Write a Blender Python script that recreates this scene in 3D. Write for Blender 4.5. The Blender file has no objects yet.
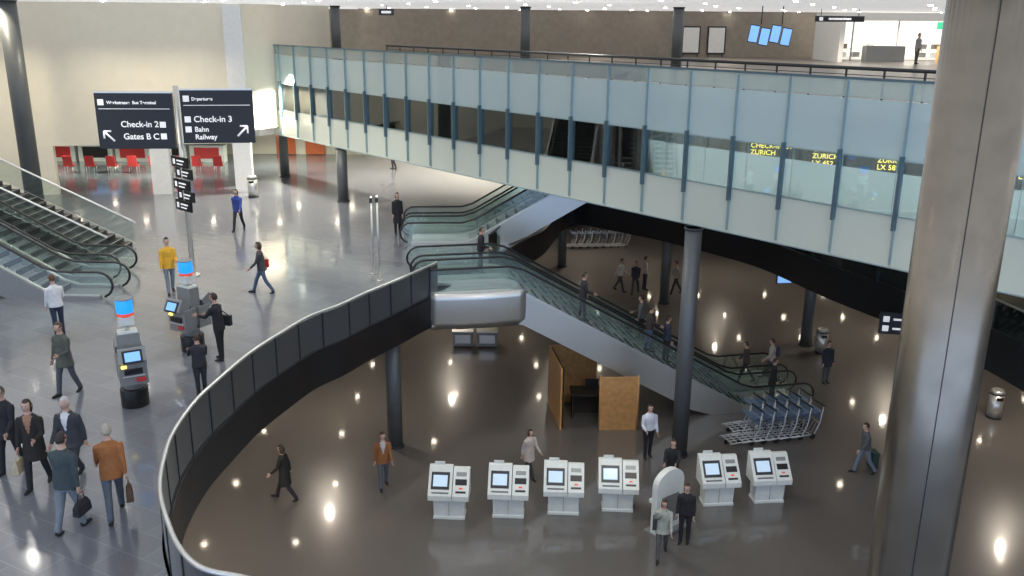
import bpy, bmesh, math, random
import numpy as np
from mathutils import Vector, Matrix
random.seed(4)
S=bpy.context.scene
COL=S.collection
S.view_settings.view_transform='Standard'
L=-5.2      # lower floor level
CE=9.7      # main ceiling level
# ------------------------------------------------------------------ materials
MATS={}
def mat(name,col,rough=0.5,metal=0.0,emit=None,es=0.0,noise=0.0,nscale=8.0,alpha=1.0,spec=0.5,bump=0.0,nosample=False):
    if name in MATS: return MATS[name]
    m=bpy.data.materials.new(name); m.use_nodes=True
    nt=m.node_tree; b=nt.nodes['Principled BSDF']
    b.inputs['Base Color'].default_value=(*col,1); b.inputs['Roughness'].default_value=rough
    b.inputs['Metallic'].default_value=metal; b.inputs['Alpha'].default_value=alpha
    b.inputs['Specular IOR Level'].default_value=spec
    if emit: b.inputs['Emission Color'].default_value=(*emit,1); b.inputs['Emission Strength'].default_value=es
    if nosample: m.cycles.emission_sampling='NONE'
    tc=nt.nodes.new('ShaderNodeTexCoord'); n=nt.nodes.new('ShaderNodeTexNoise')
    n.inputs['Scale'].default_value=nscale; n.inputs['Detail'].default_value=4
    nt.links.new(tc.outputs['Object'],n.inputs['Vector'])
    r=nt.nodes.new('ShaderNodeValToRGB'); k=noise if noise>0 else 0.04
    r.color_ramp.elements[0].position=0.3; r.color_ramp.elements[1].position=0.7
    r.color_ramp.elements[0].color=(*[c*(1-k) for c in col],1); r.color_ramp.elements[1].color=(*[min(1,c*(1+k)) for c in col],1)
    nt.links.new(n.outputs['Fac'],r.inputs['Fac']); nt.links.new(r.outputs['Color'],b.inputs['Base Color'])
    if bump>0:
        bp=nt.nodes.new('ShaderNodeBump'); bp.inputs['Strength'].default_value=bump
        nt.links.new(n.outputs['Fac'],bp.inputs['Height']); nt.links.new(bp.outputs['Normal'],b.inputs['Normal'])
    MATS[name]=m; return m
def tilemat(name,c1,c2,grout,rough,tw,th,rot,nz=30,mort=0.012,coat=0.0,crough=.05,ov=.4):
    m=bpy.data.materials.new(name); m.use_nodes=True; nt=m.node_tree; b=nt.nodes['Principled BSDF']
    b.inputs['Coat Weight'].default_value=coat; b.inputs['Coat Roughness'].default_value=crough
    tc=nt.nodes.new('ShaderNodeTexCoord'); mp=nt.nodes.new('ShaderNodeMapping'); mp.inputs['Rotation'].default_value=(0,0,math.radians(rot))
    nt.links.new(tc.outputs['Object'],mp.inputs['Vector'])
    br=nt.nodes.new('ShaderNodeTexBrick'); br.offset=0.5
    br.inputs['Color1'].default_value=(*c1,1); br.inputs['Color2'].default_value=(*c2,1); br.inputs['Mortar'].default_value=(*grout,1)
    br.inputs['Scale'].default_value=1; br.inputs['Brick Width'].default_value=tw; br.inputs['Row Height'].default_value=th
    br.inputs['Mortar Size'].default_value=mort; br.inputs['Mortar Smooth'].default_value=0.3
    nt.links.new(mp.outputs[0],br.inputs['Vector'])
    n=nt.nodes.new('ShaderNodeTexNoise'); n.inputs['Scale'].default_value=nz; n.inputs['Detail'].default_value=3
    nt.links.new(tc.outputs['Object'],n.inputs['Vector'])
    mx=nt.nodes.new('ShaderNodeMix'); mx.data_type='RGBA'; mx.blend_type='OVERLAY'; mx.inputs[0].default_value=ov
    nt.links.new(br.outputs['Color'],mx.inputs[6]); nt.links.new(n.outputs['Fac'],mx.inputs[7])
    nt.links.new(mx.outputs[2],b.inputs['Base Color'])
    b.inputs['Roughness'].default_value=rough
    return m
def glassmat(name,tint,refl=0.18,opac=0.0,opcol=(.5,.6,.6),rough=0.03):
    m=bpy.data.materials.new(name); m.use_nodes=True; nt=m.node_tree; nt.nodes.clear()
    o=nt.nodes.new('ShaderNodeOutputMaterial'); t=nt.nodes.new('ShaderNodeBsdfTransparent'); t.inputs[0].default_value=(*tint,1)
    g=nt.nodes.new('ShaderNodeBsdfGlossy'); g.inputs['Roughness'].default_value=rough; g.inputs[0].default_value=(.92,.97,.97,1)
    d=nt.nodes.new('ShaderNodeBsdfPrincipled'); d.inputs['Base Color'].default_value=(*opcol,1); d.inputs['Roughness'].default_value=0.3
    fr=nt.nodes.new('ShaderNodeFresnel'); fr.inputs['IOR'].default_value=1.5
    ad=nt.nodes.new('ShaderNodeMath'); ad.operation='ADD'; ad.use_clamp=True; ad.inputs[1].default_value=refl
    nt.links.new(fr.outputs[0],ad.inputs[0])
    m1=nt.nodes.new('ShaderNodeMixShader'); m1.inputs[0].default_value=opac
    nt.links.new(t.outputs[0],m1.inputs[1]); nt.links.new(d.outputs[0],m1.inputs[2])
    m2=nt.nodes.new('ShaderNodeMixShader'); nt.links.new(ad.outputs[0],m2.inputs[0])
    nt.links.new(m1.outputs[0],m2.inputs[1]); nt.links.new(g.outputs[0],m2.inputs[2]); nt.links.new(m2.outputs[0],o.inputs[0])
    return m
M_floor_up=tilemat('granite_tiles_grey',(.15,.16,.185),(.18,.19,.215),(.21,.225,.25),0.20,1.2,0.6,28,nz=40,mort=.012,coat=.5,crough=.08)
M_floor_lo=tilemat('terrazzo_grey_brown',(.128,.117,.108),(.134,.123,.113),(.115,.105,.097),0.30,1.6,1.6,12,nz=90,mort=.005,coat=1.0,crough=.07,ov=.3)
M_floor_ter=tilemat('terrace_tiles',(.14,.13,.12),(.16,.15,.14),(.1,.1,.1),0.3,1,1,0)
M_cream=mat('cream_plaster',(.86,.80,.66),.7,noise=.02,nscale=2)
M_white=mat('white_paint',(.86,.86,.84),.5)
M_ceil=mat('ceiling_white',(.85,.85,.83),.8)
M_ceilmain=mat('ceiling_fill_glow',(.85,.85,.85),.8,emit=(.97,.97,.97),es=.52)  # white ceiling with added glow, soft fill light for the hall
M_brown=mat('brown_stone',(.30,.26,.215),.6,noise=.10,nscale=3)
M_dark=mat('dark_grey_metal',(.045,.048,.052),.35,.3)
M_black=mat('black_panel',(.014,.014,.016),.35)
M_mesh=glassmat('perforated_mesh',(.5,.5,.52),0.0,0.72,(.085,.092,.10),.4)
M_steel=mat('brushed_steel',(.74,.74,.71),.32,.82,noise=.08,nscale=40)
M_col=mat('column_bronze_steel',(.29,.255,.205),.27,.9,noise=.10,nscale=3)
M_coldark=mat('column_dark_grey',(.12,.13,.135),.40,.2)
M_glassg=glassmat('balustrade_glass',(.93,.98,.965),.04,.03,(.7,.8,.78))
M_glassclear=glassmat('clear_glass',(.94,.98,.98),.09)
M_glasstop=glassmat('pale_glass',(.88,.96,.94),.10,.40,(.78,.90,.87))
M_frostb=glassmat('frosted_glass_blue',(.85,.96,.97),.05,.72,(.70,.88,.90),.12)
M_frostr=glassmat('frosted_glass_rear',(.9,.97,.98),.03,.93,(.76,.86,.86),.15)
M_frostg=glassmat('frosted_glass_green',(.88,.92,.86),.02,.86,(.79,.85,.75),.2)
M_mull=mat('mullion_blue_grey',(.12,.19,.23),.35,.4)
M_mulll=mat('mullion_pale',(.36,.47,.49),.35,.4)
M_rubber=mat('black_rubber',(.015,.015,.017),.45)
M_step=mat('step_aluminium',(.50,.51,.51),.35,.6)
M_wood=mat('warm_wood',(.56,.30,.11),.45,noise=.15,nscale=6)
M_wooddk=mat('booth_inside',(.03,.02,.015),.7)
M_orange=mat('orange_panel',(.74,.17,.05),.5)
M_red=mat('red_panel',(.65,.05,.05),.45)
M_kwhite=mat('kiosk_white',(.80,.83,.78),.35)
M_kgrey=mat('kiosk_grey',(.30,.31,.31),.4,.3)
M_lamp=mat('lamp_lens',(1,1,1),.5,emit=(1,.94,.84),es=40,nosample=True)
M_lampw=mat('lamp_lens_warm',(1,1,1),.5,emit=(1,.86,.66),es=40,nosample=True)
M_scrb=mat('screen_blue',(.1,.3,.6),.2,emit=(.25,.5,.95),es=.9,nosample=True)
M_scrw=mat('screen_white',(.5,.6,.7),.2,emit=(.5,.7,.9),es=.5,nosample=True)
M_lblue=mat('beacon_blue',(.02,.25,.7),.4,emit=(.02,.36,1),es=.85,nosample=True)
M_lred=mat('beacon_red',(.8,.10,.06),.4,emit=(1,.10,.05),es=.35,nosample=True)
M_yel=mat('yellow_led_text',(.9,.7,.1),.5,emit=(1,.8,.15),es=2.6,nosample=True)
M_txt=mat('sign_white_text',(.9,.9,.9),.5,emit=(1,1,1),es=.4,nosample=True)
M_exit=mat('exit_green',(.1,.8,.4),.5,emit=(.1,.9,.5),es=.6,nosample=True)
M_shop=mat('shop_wall_glow',(.95,.9,.8),.5,emit=(1,.95,.86),es=.8)  # shop back wall glows, standing in for a brightly lit interior
# ------------------------------------------------------------------ mesh builder
class MB:
    def __init__(s): s.v=[];s.f=[];s.m=[];s.mats=[];s.sm=[]
    def mi(s,m):
        if m not in s.mats: s.mats.append(m)
        return s.mats.index(m)
    def add(s,vs,fs,m,M=None,smooth=False):
        o=len(s.v); i=s.mi(m)
        for p in vs:
            p=Vector(p)
            if M is not None: p=M@p
            s.v.append((p.x,p.y,p.z))
        for f in fs: s.f.append([a+o for a in f]); s.m.append(i); s.sm.append(smooth)
    def box(s,c,d,m,rz=0,rx=0,ry=0,M=None):
        x,y,z=d[0]/2,d[1]/2,d[2]/2
        R=Matrix.Translation(c)@Matrix.Rotation(rz,4,'Z')@Matrix.Rotation(ry,4,'Y')@Matrix.Rotation(rx,4,'X')
        if M is not None: R=M@R
        vs=[(-x,-y,-z),(x,-y,-z),(x,y,-z),(-x,y,-z),(-x,-y,z),(x,-y,z),(x,y,z),(-x,y,z)]
        s.add(vs,[(0,3,2,1),(4,5,6,7),(0,1,5,4),(1,2,6,5),(2,3,7,6),(3,0,4,7)],m,R)
    def loft(s,rings,m,cap=True,smooth=True,M=None):
        n=len(rings[0]); vs=[p for r in rings for p in r]; fs=[]
        for i in range(len(rings)-1):
            for j in range(n):
                a=i*n+j;b=i*n+(j+1)%n; fs.append((a,b,b+n,a+n))
        s.add(vs,fs,m,M,smooth)
        if cap:
            o=len(s.v)-len(vs); i=s.mi(m)
            s.f.append([o+j for j in reversed(range(n))]); s.m.append(i); s.sm.append(False)
            s.f.append([o+(len(rings)-1)*n+j for j in range(n)]); s.m.append(i); s.sm.append(False)
    def tube(s,pts,rad,m,n=8,M=None,sq=1.0):
        pts=[Vector(p) for p in pts]; rings=[]
        if not hasattr(rad,'__len__'): rad=[rad]*len(pts)
        up=None
        for i,p in enumerate(pts):
            d=(pts[min(i+1,len(pts)-1)]-pts[max(i-1,0)]).normalized()
            if up is None:
                up=Vector((0,0,1)) if abs(d.z)<.9 else Vector((0,1,0))
            a=up-up.dot(d)*d
            a.normalize(); b=d.cross(a); up=a
            rings.append([p+(a*math.cos(t)+b*math.sin(t)*sq)*rad[i] for t in [2*math.pi*k/n for k in range(n)]])
        s.loft(rings,m,M=M)
    def cyl(s,c,r,h,m,n=24,r2=None,M=None):
        r2=r if r2 is None else r2
        s.tube([(c[0],c[1],c[2]),(c[0],c[1],c[2]+h)],[r,r2],m,n,M)
    def sphere(s,c,r,m,nu=12,nv=8,fn=None,M=None):
        rings=[]
        for i in range(nv+1):
            th=math.pi*(i/nv); th=min(max(th,.02),math.pi-.02); ring=[]
            for j in range(nu):
                ph=2*math.pi*j/nu
                u=Vector((math.sin(th)*math.cos(ph),math.sin(th)*math.sin(ph),-math.cos(th)))
                p=Vector((u.x*r[0],u.y*r[1],u.z*r[2]))
                if fn: p=fn(u,p)
                ring.append(Vector(c)+p)
            rings.append(ring)
        s.loft(rings,m,M=M)
    def prism(s,poly,z0,z1,m,M=None):
        n=len(poly); vs=[(p[0],p[1],z0) for p in poly]+[(p[0],p[1],z1) for p in poly]
        fs=[tuple(reversed(range(n))),tuple(range(n,2*n))]+[(i,(i+1)%n,(i+1)%n+n,i+n) for i in range(n)]
        s.add(vs,fs,m,M)
    def build(s,name,loc=(0,0,0),rz=0,parent=None,bevel=0,fix=True):
        me=bpy.data.meshes.new(name); me.from_pydata(s.v,[],s.f)
        for m in s.mats: me.materials.append(m)
        me.polygons.foreach_set('material_index',s.m); me.polygons.foreach_set('use_smooth',s.sm)
        me.update()
        if fix:
            bm=bmesh.new(); bm.from_mesh(me); bmesh.ops.recalc_face_normals(bm,faces=bm.faces); bm.to_mesh(me); bm.free()
        o=bpy.data.objects.new(name,me); COL.objects.link(o); o.location=loc; o.rotation_euler=(0,0,rz)
        if parent: o.parent=parent
        if bevel>0:
            b=o.modifiers.new('bevel','BEVEL'); b.width=bevel; b.segments=2; b.limit_method='ANGLE'
        return o
def empty(name,loc=(0,0,0),rz=0):
    e=bpy.data.objects.new(name,None); COL.objects.link(e); e.location=loc; e.rotation_euler=(0,0,rz); e.empty_display_size=.2; return e
def text(body,size,loc,rot,m,parent=None,name='lettering',ext=.004):
    c=bpy.data.curves.new(name,'FONT'); c.body=body; c.size=size; c.extrude=ext; c.materials.append(m); c.offset=.004
    o=bpy.data.objects.new(name,c); COL.objects.link(o); o.location=loc; o.rotation_euler=rot
    if parent: o.parent=parent
    return o
def catmull(pts,k=6,closed=False):
    out=[]; n=len(pts); P=[Vector(p) for p in pts]
    rng=n if closed else n-1
    for i in range(rng):
        if closed: p0,p1,p2,p3=P[(i-1)%n],P[i],P[(i+1)%n],P[(i+2)%n]
        else: p0,p1,p2,p3=P[max(i-1,0)],P[i],P[i+1],P[min(i+2,n-1)]
        for j in range(k):
            t=j/k
            out.append(.5*((2*p1)+(-p0+p2)*t+(2*p0-5*p1+4*p2-p3)*t*t+(-p0+3*p1-3*p2+p3)*t**3))
    if not closed: out.append(P[-1])
    return out
# ------------------------------------------------------------------ camera
f=900.0
Zc=Vector((26,3023,900)).normalized(); Fw=Vector((0,0,-1)); Yc=(Fw-Fw.dot(Zc)*Zc).normalized(); Xc=Yc.cross(Zc)
cam=bpy.data.objects.new('camera',bpy.data.cameras.new('camera')); COL.objects.link(cam); S.camera=cam
cam.matrix_world=Matrix.Translation((0,0,9))@Matrix((Xc,Yc,Zc)).to_4x4()
cam.data.lens=31.64; cam.data.sensor_width=36; cam.data.clip_end=400
# ------------------------------------------------------------------ room shell
arcL=[(-4.0,11.5),(-4.6,11.7),(-5.1,12.2),(-5.6,13.0),(-6.1,14.0),(-6.45,15.1),(-6.7,16.3),(-6.78,17.8),(-6.65,19.2),(-6.42,20.8),(-6.05,22.2),(-5.6,23.6),(-4.95,24.7),(-4.4,25.9),(-3.75,27.1),(-3.1,28.4),(-2.55,29.5)]
arcN=[(-.9,33.35),(-.5,34.9),(.2,36.6),(1.3,39),(2.0,42),(2.6,44.2)]
arcR=[(3.6,45.3),(6.7,42.4),(8.6,40.1),(10.6,37.1),(12.0,32.9),(13.4,29.5),(14.2,26.7),(14.7,23.9),(15,20),(15,15),(14,12),(10,10.4),(5,10.2),(0,10.6)]
cL=catmull(arcL,3); cN=catmull(arcN,4); cR=catmull(arcR,5)
void=[Vector((p[0],p[1])) for p in cL+[Vector(arcN[0])]+cN[1:]+cR]
X0,X1,Y0,Y1=-44,44,-6,72
def slab(name,z0,z1,mt,mb,mside,outer,hole=None):
    bm=bmesh.new()
    def loop(pts,z):
        vs=[bm.verts.new((p[0],p[1],z)) for p in pts]
        return [bm.edges.new((vs[i],vs[(i+1)%len(vs)])) for i in range(len(vs))]
    for z,mi in ((z1,0),(z0,1)):
        e=loop(outer,z)
        if hole: e+=loop(hole,z)
        r=bmesh.ops.triangle_fill(bm,use_beauty=True,use_dissolve=False,edges=e)
        for g in r['geom']:
            if isinstance(g,bmesh.types.BMFace): g.material_index=mi; g.normal_update(); 
    for lp in [outer]+([hole] if hole else []):
        n=len(lp)
        for i in range(n):
            a,b=lp[i],lp[(i+1)%n]
            fc=bm.faces.new([bm.verts.new((a[0],a[1],z0)),bm.verts.new((b[0],b[1],z0)),bm.verts.new((b[0],b[1],z1)),bm.verts.new((a[0],a[1],z1))]); fc.material_index=2
    me=bpy.data.meshes.new(name); bmesh.ops.remove_doubles(bm,verts=bm.verts,dist=1e-4); bmesh.ops.recalc_face_normals(bm,faces=bm.faces); bm.to_mesh(me); bm.free()
    for m in (mt,mb,mside): me.materials.append(m)
    o=bpy.data.objects.new(name,me); COL.objects.link(o); return o
rect=[(X0,Y0),(X1,Y0),(X1,Y1),(X0,Y1)]
slab('floor_upper',-.85,0,M_floor_up,M_ceil,M_dark,rect,void)
b=MB(); b.box(((X0+X1)/2,(Y0+Y1)/2,L-.15),(X1-X0,Y1-Y0,.3),M_floor_lo); b.build('floor')
b=MB(); b.box(((X0+X1)/2,(Y0+Y1)/2,CE+.15),(X1-X0,Y1-Y0,.3),M_ceilmain); b.build('ceiling')
# walls
b=MB(); b.box((0,Y1+.15,(CE+L)/2),(X1-X0,.3,CE-L),M_brown); b.build('wall_back')
b=MB(); b.box((X0-.15,(Y0+Y1)/2,(CE+L)/2),(.3,Y1-Y0,CE-L),M_cream); b.build('wall_left')
b=MB(); b.box((X1+.15,(Y0+Y1)/2,(CE+L)/2),(.3,Y1-Y0,CE-L),M_brown); b.build('wall_right')
b=MB()
def wseg(b,p,q,z0,z1,t,m):
    dx,dy=q[0]-p[0],q[1]-p[1]; l=math.hypot(dx,dy)
    b.box(((p[0]+q[0])/2,(p[1]+q[1])/2,(z0+z1)/2),(l,t,z1-z0),m,rz=math.atan2(dy,dx))
wseg(b,(-43.9,43.2),(-14.3,48.7),2.55,CE,.4,M_cream)
wseg(b,(-43.9,43.2),(-23.9,46.9),0,2.55,.4,M_cream)
wseg(b,(-14.3,48.7),(-10.9,54.5),3.2,CE,.4,M_cream)
b.box((-18.6,47.5,1.25),(.95,.9,2.5),M_white,rz=.18)
b.box((-14.5,48.3,4.8),(.9,.9,9.7),M_white,rz=.18)
b.build('wall_checkin_hall')
b=MB(); b.prism([(-43,44.5),(-22,48.5),(-14,50),(-10.5,55.5),(-8,60),(-8,71.9),(-43.9,71.9)],2.75,3.1,M_ceil); b.build('ceiling_checkin_hall')
b=MB(); b.box((-12,62.2,1.36),(62,.3,2.7),M_cream); b.build('wall_checkin_back')
b=MB()
for x in (-15.6,-13.6): b.box((x,61.95,1.2),(1.3,.12,2.3),M_orange)
b.build('orange_wall_panel')
b=MB(); b.box((0,66,(L-.86)/2),(87.9,.3,-.86-L),M_brown); b.build('wall_lower_back')
# terrace
fd=Vector((.645,-.763)); fd.normalize(); fn=Vector((-fd.y,fd.x)); 
if fn.y<0: fn=-fn
G0=Vector((-13.8,51.4))
def gp(s,n): p=G0+fd*s+fn*n; return (p.x,p.y)
GL=44
slab('floor_terrace',6.25,6.6,M_floor_ter,M_ceil,M_dark,[gp(.2,.35),gp(GL,.35),(43.8,gp(GL,.35)[1]),(43.8,71.9),(-9,71.9),(-10.2,55.5)])
b=MB(); b.box((14,66.3,8.15),(50,.3,3.1),M_brown); b.build('wall_terrace_back')
b=MB()
for x in (12.5,14.3):
    b.box((x,66.06,7.75),(1.3,.1,1.9),M_black); b.box((x,65.99,7.75),(1.1,.08,1.7),M_white)
    for sx in (-.5,.5): b.box((x+sx,66.06,6.71),(.06,.08,.22),M_dark)
b.build('notice_board')
# ------------------------------------------------------------------ glazed gallery
g=empty('glazed_gallery',(G0.x,G0.y,0),math.atan2(fd.y,fd.x))
npan=25; pw=GL/npan
def strip(name,y,z0,z1,m,t=.03,gap=.03):
    b=MB()
    for i in range(npan): b.box((pw*(i+.5),y,(z0+z1)/2),(pw-gap,t,z1-z0-gap),m)
    b.build(name,parent=g)
strip('frosted_panels_lower',0,2.75,4.15,M_frostg)
strip('window_panes',0,4.15,5.6,M_glassclear)
strip('frosted_panels_upper',0,5.6,7.1,M_frostb)
strip('parapet_glass',0,7.1,7.6,M_glasstop)
strip('rear_frosted_panels',3.2,2.9,4.75,M_frostr)
strip('rear_window_panes',3.2,4.75,6.2,M_glassclear)
b=MB(); b.box((GL/2,1.65,2.85),(GL,3.2,.2),M_white); b.box((GL/2,1.65,6.2),(GL,3.2,.1),M_ceil); b.build('corridor_slab',parent=g)
b=MB()
for i in range(npan+1):
    x=min(max(pw*i,.06),GL-.06)
    b.box((x,-.06,5.2),(.03,.10,4.7),M_mulll); b.box((x,-.08,4.75),(.075,.16,1.95),M_mull); b.box((x,3.25,4.6),(.05,.1,3.4),M_mulll)
for z in (2.76,4.15,5.6,7.6): b.box((GL/2,-.02,z),(GL,.05,.035 if z<7 else .07),M_mulll if z<7 else M_mull)
b.box((.0,1.6,4.7),(.12,3.3,4.0),M_white)
b.build('mullions',parent=g)
b=MB()
for i in range(0,npan,2): b.box((pw*(i+1.0),1.6,6.12),(2.6,.16,.04),mat('corridor_fill_glow',(1,1,1),.5,emit=(.9,.97,1),es=13))  # glowing strips added to brighten the gallery interior
b.build('corridor_fill_strips',parent=g)
b=MB()
for i in range(0,30):
    p=gp(10+i*1.15,1.6); b.box((p[0],p[1],7.2),(.05,.05,1.2),M_dark)
p,q=gp(10,1.6),gp(GL,1.6)
for z in (7.78,): b.tube([(p[0],p[1],z),(q[0],q[1],z)],.05,M_dark)
for z in (6.8,7.0,7.2,7.4,7.6): b.tube([(p[0],p[1],z),(q[0],q[1],z)],.012,M_dark,5)
b.build('terrace_railing')
# ------------------------------------------------------------------ balustrades
def ribbon(b,pts,z0,z1,t,m):
    n=len(pts)
    rings=[]
    for i,p in enumerate(pts):
        d=(pts[min(i+1,n-1)]-pts[max(i-1,0)]); d=Vector((d[0],d[1])).normalized(); nn=Vector((-d.y,d.x))*t/2
        rings.append([(p[0]+nn.x,p[1]+nn.y,z0),(p[0]-nn.x,p[1]-nn.y,z0),(p[0]-nn.x,p[1]-nn.y,z1),(p[0]+nn.x,p[1]+nn.y,z1)])
    b.loft(rings,m,smooth=False)
def posts(b,pts,z0,z1,step,w,m):
    acc=0
    for i in range(1,len(pts)):
        acc+=(pts[i]-pts[i-1]).length
        if acc>=step:
            acc=0; d=pts[i]-pts[i-1]; b.box((pts[i][0],pts[i][1],(z0+z1)/2),(.05,w,z1-z0),m,rz=math.atan2(d[1],d[0]))
fineL=catmull(arcL,10)
ext=catmull([(2,10.2),(-1.2,10.6),(-4.0,11.5)],8)
fullL=ext[:-1]+fineL
e=empty('curved_balustrade')
b=MB(); ribbon(b,fullL,-1.05,.0,.14,M_black); b.build('fascia',parent=e)
b=MB(); ribbon(b,fullL,.0,1.04,.03,M_mesh); b.build('perforated_infill',parent=e)
b=MB(); posts(b,fullL,.0,1.06,1.05,.07,M_dark); b.build('posts',parent=e)
b=MB(); b.tube([(p[0],p[1],1.1) for p in fullL],.045,M_steel,8); b.tube([(p[0],p[1],.04) for p in fullL],.03,M_dark,6); b.build('handrail',parent=e)
e=empty('glass_balustrade')
fineR=catmull(arcR[:12],8)
b=MB(); ribbon(b,fineR,-1.05,.22,.14,M_black); b.build('fascia',parent=e)
b=MB(); ribbon(b,fineR,.22,1.1,.025,M_glassg); b.build('glass_infill',parent=e)
b=MB(); b.tube([(p[0],p[1],1.15) for p in fineR],.035,M_steel,8); posts(b,fineR,.2,1.12,1.5,.05,M_dark); b.build('handrail',parent=e)
fineN=catmull(arcN+[arcR[0]],6)
e=empty('glass_balustrade')
b=MB(); ribbon(b,fineN,-1.05,.06,.14,M_black); b.build('fascia',parent=e)
fineN2=catmull(arcN[:2],8)
b=MB(); ribbon(b,fineN2,.06,1.1,.025,M_glassg); b.build('glass_infill',parent=e)
b=MB(); b.tube([(p[0],p[1],1.15) for p in fineN2],.035,M_dark,8); b.build('handrail',parent=e)
# ------------------------------------------------------------------ columns
def column(x,y,z0,z1,r,m):
    b=MB(); b.cyl((0,0,z0),r,z1-z0,m,40); b.cyl((0,0,z0),r*1.18,.06,M_dark,40); b.cyl((0,0,z1-.06),r*1.12,.06,M_dark,40)
    return b.build('column',(x,y,0))
column(4.32,8.5,0,CE,.40,M_col)
column(5.75,27.9,L,2.75,.27,M_coldark)
column(-23.5,43.6,0,CE,.42,M_coldark)
column(-8.7,45.6,0,2.75,.27,M_coldark); column(-13.5,53,0,2.75,.27,M_coldark)
for x,y in ((8,45.2),(13.5,38.9),(3,52.4),(-4,28.4),(22,40),(-12,20),(20,28)): column(x,y,L,-.85,.26,M_coldark)
for x,y in ((-10.2,53.5),(.6,50.5),(8.3,47.5)): column(x,y,6.6,CE,.27,M_coldark)
b=MB(); b.tube([(-.14,-.385,0),(-.14,-.385,CE)],.005,M_dark,4)
b.build('column_joint',(4.32,8.5,0))
# ------------------------------------------------------------------ escalators
def escalator(ox,oy,oz,ang,r,f0,f1,w=1.55,floor=None,clad=M_steel,name='escalator'):
    T=math.tan(math.radians(30)); inc=abs(r)/T; E=f0+inc+f1; sg=1 if r>0 else -1
    def zf(s):
        if s<=f0: return 0.
        if s>=f0+inc: return r
        return sg*(s-f0)*T
    root=empty(name,(ox,oy,oz),ang)
    ss=[0,f0*.5,f0-.25,f0+.25]+[f0+inc*k/12 for k in range(1,12)]+[f0+inc-.25,f0+inc+.25,E-f1*.5,E]
    fl=floor-oz if floor is not None else -99
    b=MB()
    for y0,y1,top in ((0,.22,.12),(w-.22,w,.12),(.22,w-.22,-.12)):
        rings=[]
        for s in ss:
            z=zf(s); zb=max(z-1.05,fl); zt=max(z+top,zb+.02)
            rings.append([(s,y0,zb),(s,y1,zb),(s,y1,zt),(s,y0,zt)])
        b.loft(rings,clad,smooth=False)
    b.build('truss_cladding',parent=root)
    b=MB(); k=0; s=f0
    while s<f0+inc-.01:
        z=zf(s+.2); b.box((s+.2,w/2,z-.02-.1),(.41,w-.46,.24),M_step)
        b.box((s+(.0 if r>0 else .4),w/2,z+.0),(.03,w-.48,.22),M_dark); b.box((s+(.0 if r>0 else .4),w/2,z+.1),(.035,w-.48,.02),M_steel); s+=.4
    b.box((f0/2,w/2,-.05),(f0,w-.44,.1),M_step); b.box((E-f1/2,w/2,r-.05),(f1,w-.44,.1),M_step)
    b.build('steps',parent=root)
    bg=MB(); bh=MB()
    for y in (.11,w-.11):
        top=[(s,zf(s)+.93) for s in ss]
        arc0=[(-.0+.45*math.cos(a),.5+.43*math.sin(a)) for a in [math.radians(t) for t in (250,225,200,180,160,135,110)]]
        arc1=[(E+.45*math.cos(a),r+.5+.43*math.sin(a)) for a in [math.radians(t) for t in (70,45,20,0,-20,-45,-70)]]
        path=arc0+top+arc1
        bh.tube([(p[0],y,p[1]) for p in path],.04,M_rubber,8,sq=1.3)
        rings=[]
        for s in ss: z=zf(s); rings.append([(s,y-.008,z+.12),(s,y+.008,z+.12),(s,y+.008,z+.9),(s,y-.008,z+.9)])
        bg.loft(rings,M_glassg,smooth=False)
        for c,rr,a0,a1 in (((0,.5),.4,250,110),((E,r+.5),.4,-70,70)):
            poly=[(c[0]+rr*math.cos(math.radians(a0+(a1-a0)*t/8)),c[1]+rr*math.sin(math.radians(a0+(a1-a0)*t/8))) for t in range(9)]+[(c[0],c[1]+rr),(c[0],c[1]-.38)]
            n=len(poly); vs=[(p[0],y-.008,p[1]) for p in poly]+[(p[0],y+.008,p[1]) for p in poly]
            bg.add(vs,[tuple(range(n)),tuple(range(n,2*n))],M_glassg)
        rings=[]
        for s in ss: z=zf(s); rings.append([(s,y-.05,z+.12),(s,y+.05,z+.12),(s,y+.05,z+.15),(s,y-.05,z+.15)])
        bh.loft(rings,M_steel,smooth=False)
    bg.build('balustrade_glass',parent=root); bh.build('handrails',parent=root)
    return root,zf
DA=math.radians(12)
Dv=Vector((math.cos(DA),math.sin(DA))); Nv=Vector((-Dv.y,Dv.x))
E0=Vector((-2.75,29.0))
def ep(s,n): p=E0+Dv*s+Nv*n; return p
for n in (0,2.0):
    p=ep(0,n); _,zfd=escalator(p.x,p.y,0,DA,-5.2,3.0,2.3,floor=L)
b=MB()
b.prism([(p.x,p.y) for p in [ep(-.4,1.58),ep(3.0,1.58),ep(3.0,1.97),ep(-.4,1.97)]],-1.0,.1,M_steel)
pts=[ep(.0+.235*k,-.08-.16*math.sin(k*math.pi/14)) for k in range(0,15)]
rings=[]
for i,p in enumerate(pts):
    rings.append([(p.x,p.y,.14),(p.x+Nv.x*.1,p.y+Nv.y*.1,.14)]+[(p.x+Nv.x*(.12*t*t),p.y+Nv.y*(.12*t*t),-.1-1.05*t) for t in (1,.75,.5,.25,0)])
b.loft(rings,M_steel)
b.build('landing_fascia')
UA=math.radians(4)
for n in (0,2.0):
    escalator(-4.2-.07*n,36.3+n,0,UA,5.6,2.4,2.0,floor=0)
for n in (0,2.3):
    escalator(-13.6-.3*n,29.9+n,0,math.radians(178),5.2,1.6,1.5,w=1.5,floor=0,clad=M_kgrey)
b=MB()
for k in range(22):
    b.box((-15.6-.33*k-.17,34.6,.165*(k+1)/2),(.34,2.6,.165*(k+1)),M_black)
    b.box((-15.6-.33*k,34.6,.165*(k+1)+.005),(.05,2.6,.012),M_kgrey)
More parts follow.
